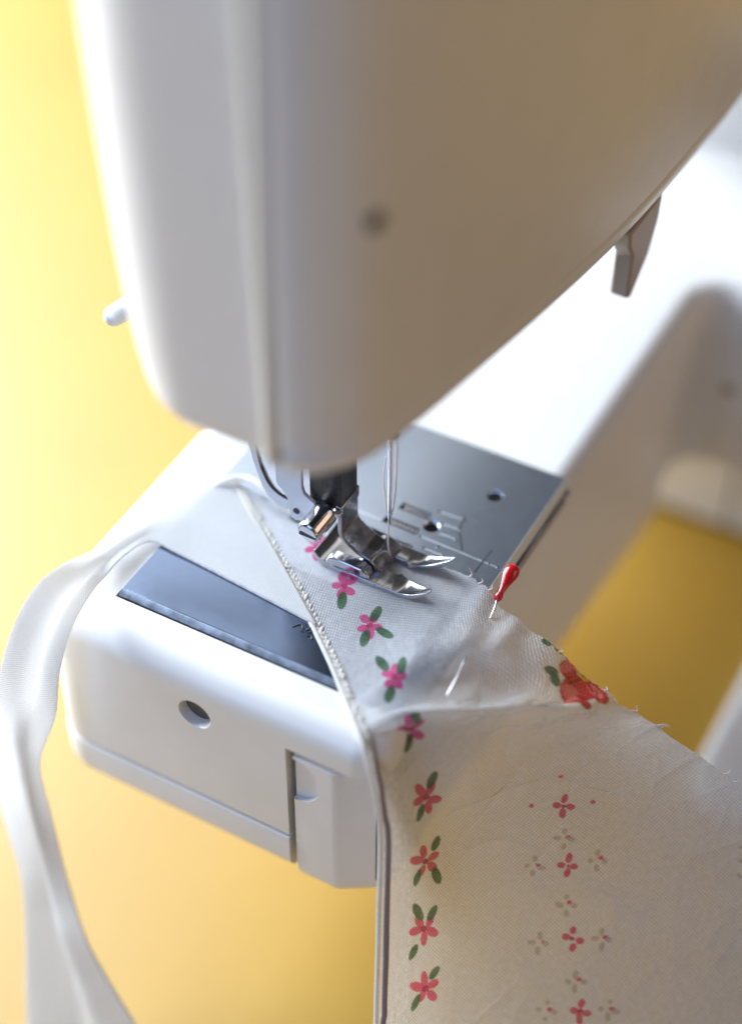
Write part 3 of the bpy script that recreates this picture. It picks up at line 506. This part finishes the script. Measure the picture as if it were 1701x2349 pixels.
# hem: thin ridge of the double fold beside the seam, below the arm
disp = disp+.25*smooth(uu, 9, 11)*np.exp(-((arc_v-13)/1.2)**2)
ker = np.hanning(49); ker /= ker.sum(); pad = 24
Dp = np.concatenate([np.repeat(D[:1], pad, 0), D, np.repeat(D[-1:], pad, 0)])
Ds = sum(k_*Dp[i_:i_+NU] for i_, k_ in enumerate(ker))
wsm = (smooth(uu, 8.6, 9.6)*(1-smooth(uu, 12, 13.5)))[:, :, None]
D = D*(1-wsm)+Ds*wsm               # the fold below the pin is soft
D0 = D.copy()                      # the print was on the cloth before it creased
D = D+Nn*disp[:, :, None]
# frayed free edge: uneven by a fraction of a millimetre
fr = np.cumsum(rng.normal(0, .12, NU)); fr -= np.convolve(fr, np.ones(25)/25, 'same'); fr += rng.normal(0, .10, NU)
ed = dv/np.linalg.norm(dv, axis=2)[:, :, None]
wgt = np.clip((vv-.97)/.03, 0, 1)
D = D+ed*(wgt*fr[:, None]*.9)[:, :, None]
# colour of the printed cloth
base = np.array([.87, .87, .88]); colr = np.tile(base, (NU, NV, 1)); ink = np.zeros((NU, NV, 1))
CM = dict(p=(.70, .075, .27), r=(.72, .085, .17), d=(.48, .03, .10), g=(.05, .13, .055), y=(.52, .51, .53), D=(.40, .015, .02), R=(.62, .03, .045), L=(.80, .20, .19), Y=(.75, .50, .05))  # r on lower petals: pink reddened by light through cloth, painted in
pn = wave_noise(D[:, :, 0]+D[:, :, 1], D[:, :, 2]*1.4-D[:, :, 0], 11, [(2.2, .12), (5, .10)])
for cx, cy, cz, ax, ay, az, a, b, c in PRINTS:
    dd = D0-np.array([cx, cy, cz]); tt = dd@np.array([ax, ay, az]); ss = np.sqrt(np.maximum((dd**2).sum(2)-tt**2, 0))
    q = (tt/a)**2+(ss/b)**2
    k = 1-smooth(q+pn*.8, .78, 1.12)
    if c in 'RL': k = k*(.90+.4*pn)
    k = (k*(.93+.35*pn)).clip(0, 1)[:, :, None]
    cc = np.array(CM[c])
    if c == 'g': cc = cc*(1+.5*smooth(tt/a, -.5, 1))[:, :, None]
    colr = colr*(1-k)+k*cc
    if c != 'y': ink = np.maximum(ink, k)
me = bpy.data.meshes.new('printed_cloth')
idx = np.arange(NU*NV).reshape(NU, NV)
F = np.stack([idx[:-1, :-1], idx[:-1, 1:], idx[1:, 1:], idx[1:, :-1]], -1).reshape(-1, 4)
me.vertices.add(NU*NV); me.vertices.foreach_set('co', (D*S).reshape(-1))
me.loops.add(F.size); me.loops.foreach_set('vertex_index', F.reshape(-1))
me.polygons.add(len(F)); me.polygons.foreach_set('loop_start', np.arange(0, F.size, 4)); me.polygons.foreach_set('loop_total', np.full(len(F), 4))
me.update(calc_edges=True); me.validate()
ca = me.color_attributes.new('print', 'FLOAT_COLOR', 'POINT')
ca.data.foreach_set('color', np.concatenate([colr, ink], 2).reshape(-1))
uvl = me.uv_layers.new(name='UVMap')
uvp = np.stack([arc_u, arc_v], 2).reshape(-1, 2)
uvl.data.foreach_set('uv', uvp[F.reshape(-1)].reshape(-1))
cloth = link(me, 'printed_cloth', M['apron'], AP, 180)
cloth['label'] = 'thin white cotton panel printed with pink and red flowers'
# seam along the left edge: chain of stitches on the arm, folded edge and coloured-in hem shade where it hangs
seam = D[:, 0]+Nn[:, 0]*.25
side = D[:, 0]-D[:, 6]; side /= np.linalg.norm(side, axis=1)[:, None]
L_ = np.concatenate([[0], np.cumsum(np.linalg.norm(np.diff(seam, axis=0), axis=1))])
def seam_at(s):
    return Vector([np.interp(s, L_, seam[:, k]) for k in range(3)])
k12 = int(np.searchsorted(T_, 10.6))
part('folded_edge', tube([tuple(seam[i]+side[i]*.35) for i in range(0, NU, 8)], [.6, .75, .75, .75, .65, .6, .55, .55], 8, 240), 'hem', AP, 80)
st = mesh('stitch', *lathe([(.05, -1.05), (.28, -.75), (.42, -.2), (.40, .2), (.27, .75), (.05, 1.05)], (0, 0, 0), (1, 0, 0), 8))
s = 1.0; kk = 0
while s < L_[int(np.searchsorted(T_, 10.4))]:
    i = int(np.searchsorted(L_, s)); i = min(i, NU-2)
    tdir = (seam_at(s+.6)-seam_at(s-.6)).normalized(); nn = Vector(Nn[i, 0]); sd = Vector(side[i])
    if nn.z < 0: nn = -nn
    for row in (0, 1):
        o = link(st, 'stitch', M['hem'], AP, 80)
        ang = (.42 if row else -.42)+random.uniform(-.28, .28)
        d = (tdir*math.cos(ang)+sd*math.sin(ang)).normalized(); b = nn.cross(d).normalized()
        m = Matrix((d, b, d.cross(b))).transposed().to_4x4()
        m.translation = (seam_at(s+.7*row)-sd*(.75+.75*row)+nn*(.30+random.uniform(-.14, .14)))*S
        o.matrix_basis = m@Matrix.Scale(random.uniform(.8, 1.15), 4)@Matrix.Diagonal((1.1, 1.15, .6, 1))
    s += 1.75; kk += 1
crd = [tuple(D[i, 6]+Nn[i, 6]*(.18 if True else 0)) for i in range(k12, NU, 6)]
hem_shade_pts = []
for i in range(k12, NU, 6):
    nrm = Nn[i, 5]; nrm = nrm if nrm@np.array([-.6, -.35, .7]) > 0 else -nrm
    j = int(np.searchsorted(arc_v[i], 2.1)); hem_shade_pts.append(tuple(D[i, j]+nrm*.25))
part('hem_shade_line', tube(hem_shade_pts, [.2, .7, .85, .8, .9, .8, .85], 8, 150), 'hem_shade', AP, 80)  # brown tube colours in the dimmer light through the doubled hem
# the loose fold at the back of the cloth
part('back_fold', tube([tuple(p) for p in ((3.4, 56.2, 1.6), (6.2, 53.6, 2.6), (8.6, 50.0, 3.1), (8.0, 45.5, 4.4), (6.4, 40.0, 4.2), (4.6, 33.5, 2.4), (3.6, 26, 1.6))], [.3, .9, 1.0, 1.1, 1.2, .9, .5], 8, 60), 'hem', AP, 80)
# fraying threads
for i, (f, ln) in enumerate(((10.75, 3.2), (10.72, 4.4), (10.8, 2.4), (11.8, 2.2), (12.0, 2.6), (12.2, 1.8), (9.3, 1.6), (8.3, 1.4), (5.3, 1.8), (5.7, 1.5), (6.1, 1.6), (10.2, 1.5))):
    i0 = int(np.searchsorted(T_, f)); p = Vector(D[i0, -1]); e = Vector(ed[i0, -1]); tu = Vector(du[i0, -1]).normalized()
    q = p+e*ln*.5+Vector((0, 0, .5))+tu*random.uniform(-.6, .6); r_ = p+e*ln*.8+Vector((0, 0, random.uniform(.2, 1.6)))+tu*random.uniform(-1.8, 1.2)
    part('frayed_thread', tube([tuple(p-e*.6), tuple(p), tuple(q), tuple(r_)], [.22, .2, .16, .1], 5, 12), 'thread', AP, 80)

# tie: white strap lying across the arm and hanging off its rear corner
TG = np.array([[[7.8,51.2,1.0],[-10.7,26.7,1.0],[-27.9,4.1,1.0]],[[5.0,56.1,1.2],[-10.9,38.7,1.1],[-26.0,22.4,1.0]],[[0.4,59.4,1.6],[-12.2,49.8,1.3],[-24.3,40.6,1.0]],[[-6.7,61.5,2.0],[-15.2,56.7,1.6],[-23.5,52.0,1.2]],[[-15.6,63.9,2.5],[-19.6,61.6,2.1],[-23.6,59.3,1.6]],[[-25.8,67.4,3.0],[-28.3,64.5,3.0],[-30.9,61.6,3.0]],[[-35.8,69.9,4.0],[-38.1,65.8,3.8],[-40.3,61.7,3.5]],[[-52.7,65.7,15.8],[-52.7,62.4,11.3],[-52.8,59.0,6.6]],[[-61.9,66.7,16.8],[-62.1,62.3,10.5],[-62.2,57.9,4.0]],[[-69.2,69.9,7.8],[-68.4,64.8,-0.3],[-67.6,59.6,-8.5]],[[-74.1,74.4,-10.3],[-71.9,68.4,-18.4],[-69.6,62.3,-26.8]],[[-77.1,78.1,-33.9],[-75.4,72.5,-39.3],[-73.6,67.0,-44.9]],[[-78.1,81.5,-70.0],[-76.4,73.7,-67.9],[-74.7,65.9,-65.9]],[[-82.1,75.8,-94.8],[-81.8,66.8,-89.3],[-81.5,57.9,-83.7]],[[-92.7,68.9,-113.6],[-91.8,56.6,-105.2],[-91.1,44.7,-96.9]],[[-106.9,62.1,-138.1],[-102.7,41.8,-128.3],[-98.9,22.2,-118.5]]])
mid = TG[:, 1].copy()
tn = np.cross(TG[:, 2]-TG[:, 0], np.gradient(TG[:, 1], axis=0)); tn /= np.linalg.norm(tn, axis=1)[:, None]
camd = np.array([-.6, -.35, .7]); sg = np.sign(tn@camd)[:, None]; tn = tn*sg
cre = np.array([0, 0, 0, 0, .3, .8, 1.2, 1.5, 1.5, 1.2, .8, -2.5, -4.6, -5.0, -5.5, -5.0])[:, None]
q1 = TG[:, 0]*.62+TG[:, 2]*.38+tn*cre; q2 = TG[:, 0]*.45+TG[:, 2]*.55+tn*cre*.5
q3 = TG[:, 0]*.3+TG[:, 2]*.7-tn*cre*.35; q0 = TG[:, 0]*.85+TG[:, 2]*.15+tn*cre*.5
TN = np.stack([TG[:, 0], q0, q1, q2, q3, TG[:, 2]], 1)
TU, TV = 220, 60
E_ = spline(TN, TU); E_ = spline(E_.transpose(1, 0, 2), TV).transpose(1, 0, 2)
t_av = np.concatenate([np.zeros((TU, 1)), np.cumsum(np.linalg.norm(np.diff(E_, axis=1), axis=2), axis=1)], 1)
t_au = np.concatenate([[0], np.cumsum(np.linalg.norm(np.diff(E_[:, TV//2], axis=0), axis=1))])[:, None]+0*t_av
g1, g2 = np.gradient(E_, axis=0), np.gradient(E_, axis=1)
gn = np.cross(g1, g2); gn /= np.maximum(np.linalg.norm(gn, axis=2), 1e-6)[:, :, None]
E_ = E_+gn*(wave_noise(t_au, t_av, 21, [(.12, .5), (.3, .25), (.7, .08)])*smooth(np.arange(TU), 40, 90)[:, None])[:, :, None]
vs = [tuple(p) for p in E_.reshape(-1, 3)]; ix = np.arange(TU*TV).reshape(TU, TV)
fs = np.stack([ix[:-1, :-1], ix[:-1, 1:], ix[1:, 1:], ix[1:, :-1]], -1).reshape(-1, 4).tolist()
tm = mesh('tie', vs, fs, False)
ul = tm.uv_layers.new(name='UVMap'); uvp = np.stack([t_au, t_av], 2).reshape(-1, 2)
lp = np.zeros(len(tm.loops), int); tm.loops.foreach_get('vertex_index', lp); ul.data.foreach_set('uv', uvp[lp].reshape(-1))
tie = link(tm, 'tie', M['tie'], AP, 180)
so = tie.modifiers.new('thickness', 'SOLIDIFY'); so.thickness = .7*S; so.offset = 0
tie['label'] = 'plain white cotton strap hanging off the end of the arm'

# ------------------------------------------------------------------ pin
PN = empty('dressmaking_pin', (2.6, -33.1, 2.2), 'steel dressmaking pin with red drop shaped head pushed through the apron edge', 'pin')
ph, pt = Vector((12.2, -33.0, 5.2)), Vector((2.4, -33.1, 2.4)); pa = (ph-pt)
Lp = pa.length
pa.normalize()
part('pin_head', lathe([(.05, -.3), (.75, -.2), (1.05, .5), (1.1, 1.1), (.85, 1.9), (.8, 3), (1.05, 4.6), (1.6, 6.4), (2.05, 8.0), (2.15, 9.0), (1.85, 10.2), (1.1, 11.0), (.05, 11.3)], pt, pa, 28), 'red', PN, 80)
part('pin_shaft', tube([tuple(pt+pa), (2.4, -33.1, 2.4), (-1.0, -33.9, 2.3), (-3.6, -34.1, 1.4), (-8, -34.3, -1.6), (-14, -34.5, -1.4), (-18.9, -34.8, 1.8), (-20.5, -35.2, 2.9), (-26, -36.0, 2.6), (-32.4, -36.2, 1.2)], .28, 8, 80), 'bright', PN, 80)

# ------------------------------------------------------------------ tray at the right
tr = part('plastic_tray', prism([(70, -190), (190, -190), (190, -76), (70, -76)], [20, 20, 14, 14], TZ, TZ+11, .5, 5, 7, 5), 'tray', None)
tr['label'] = 'pale grey plastic tray lying on the table behind the apron edge'; tr['category'] = 'tray'
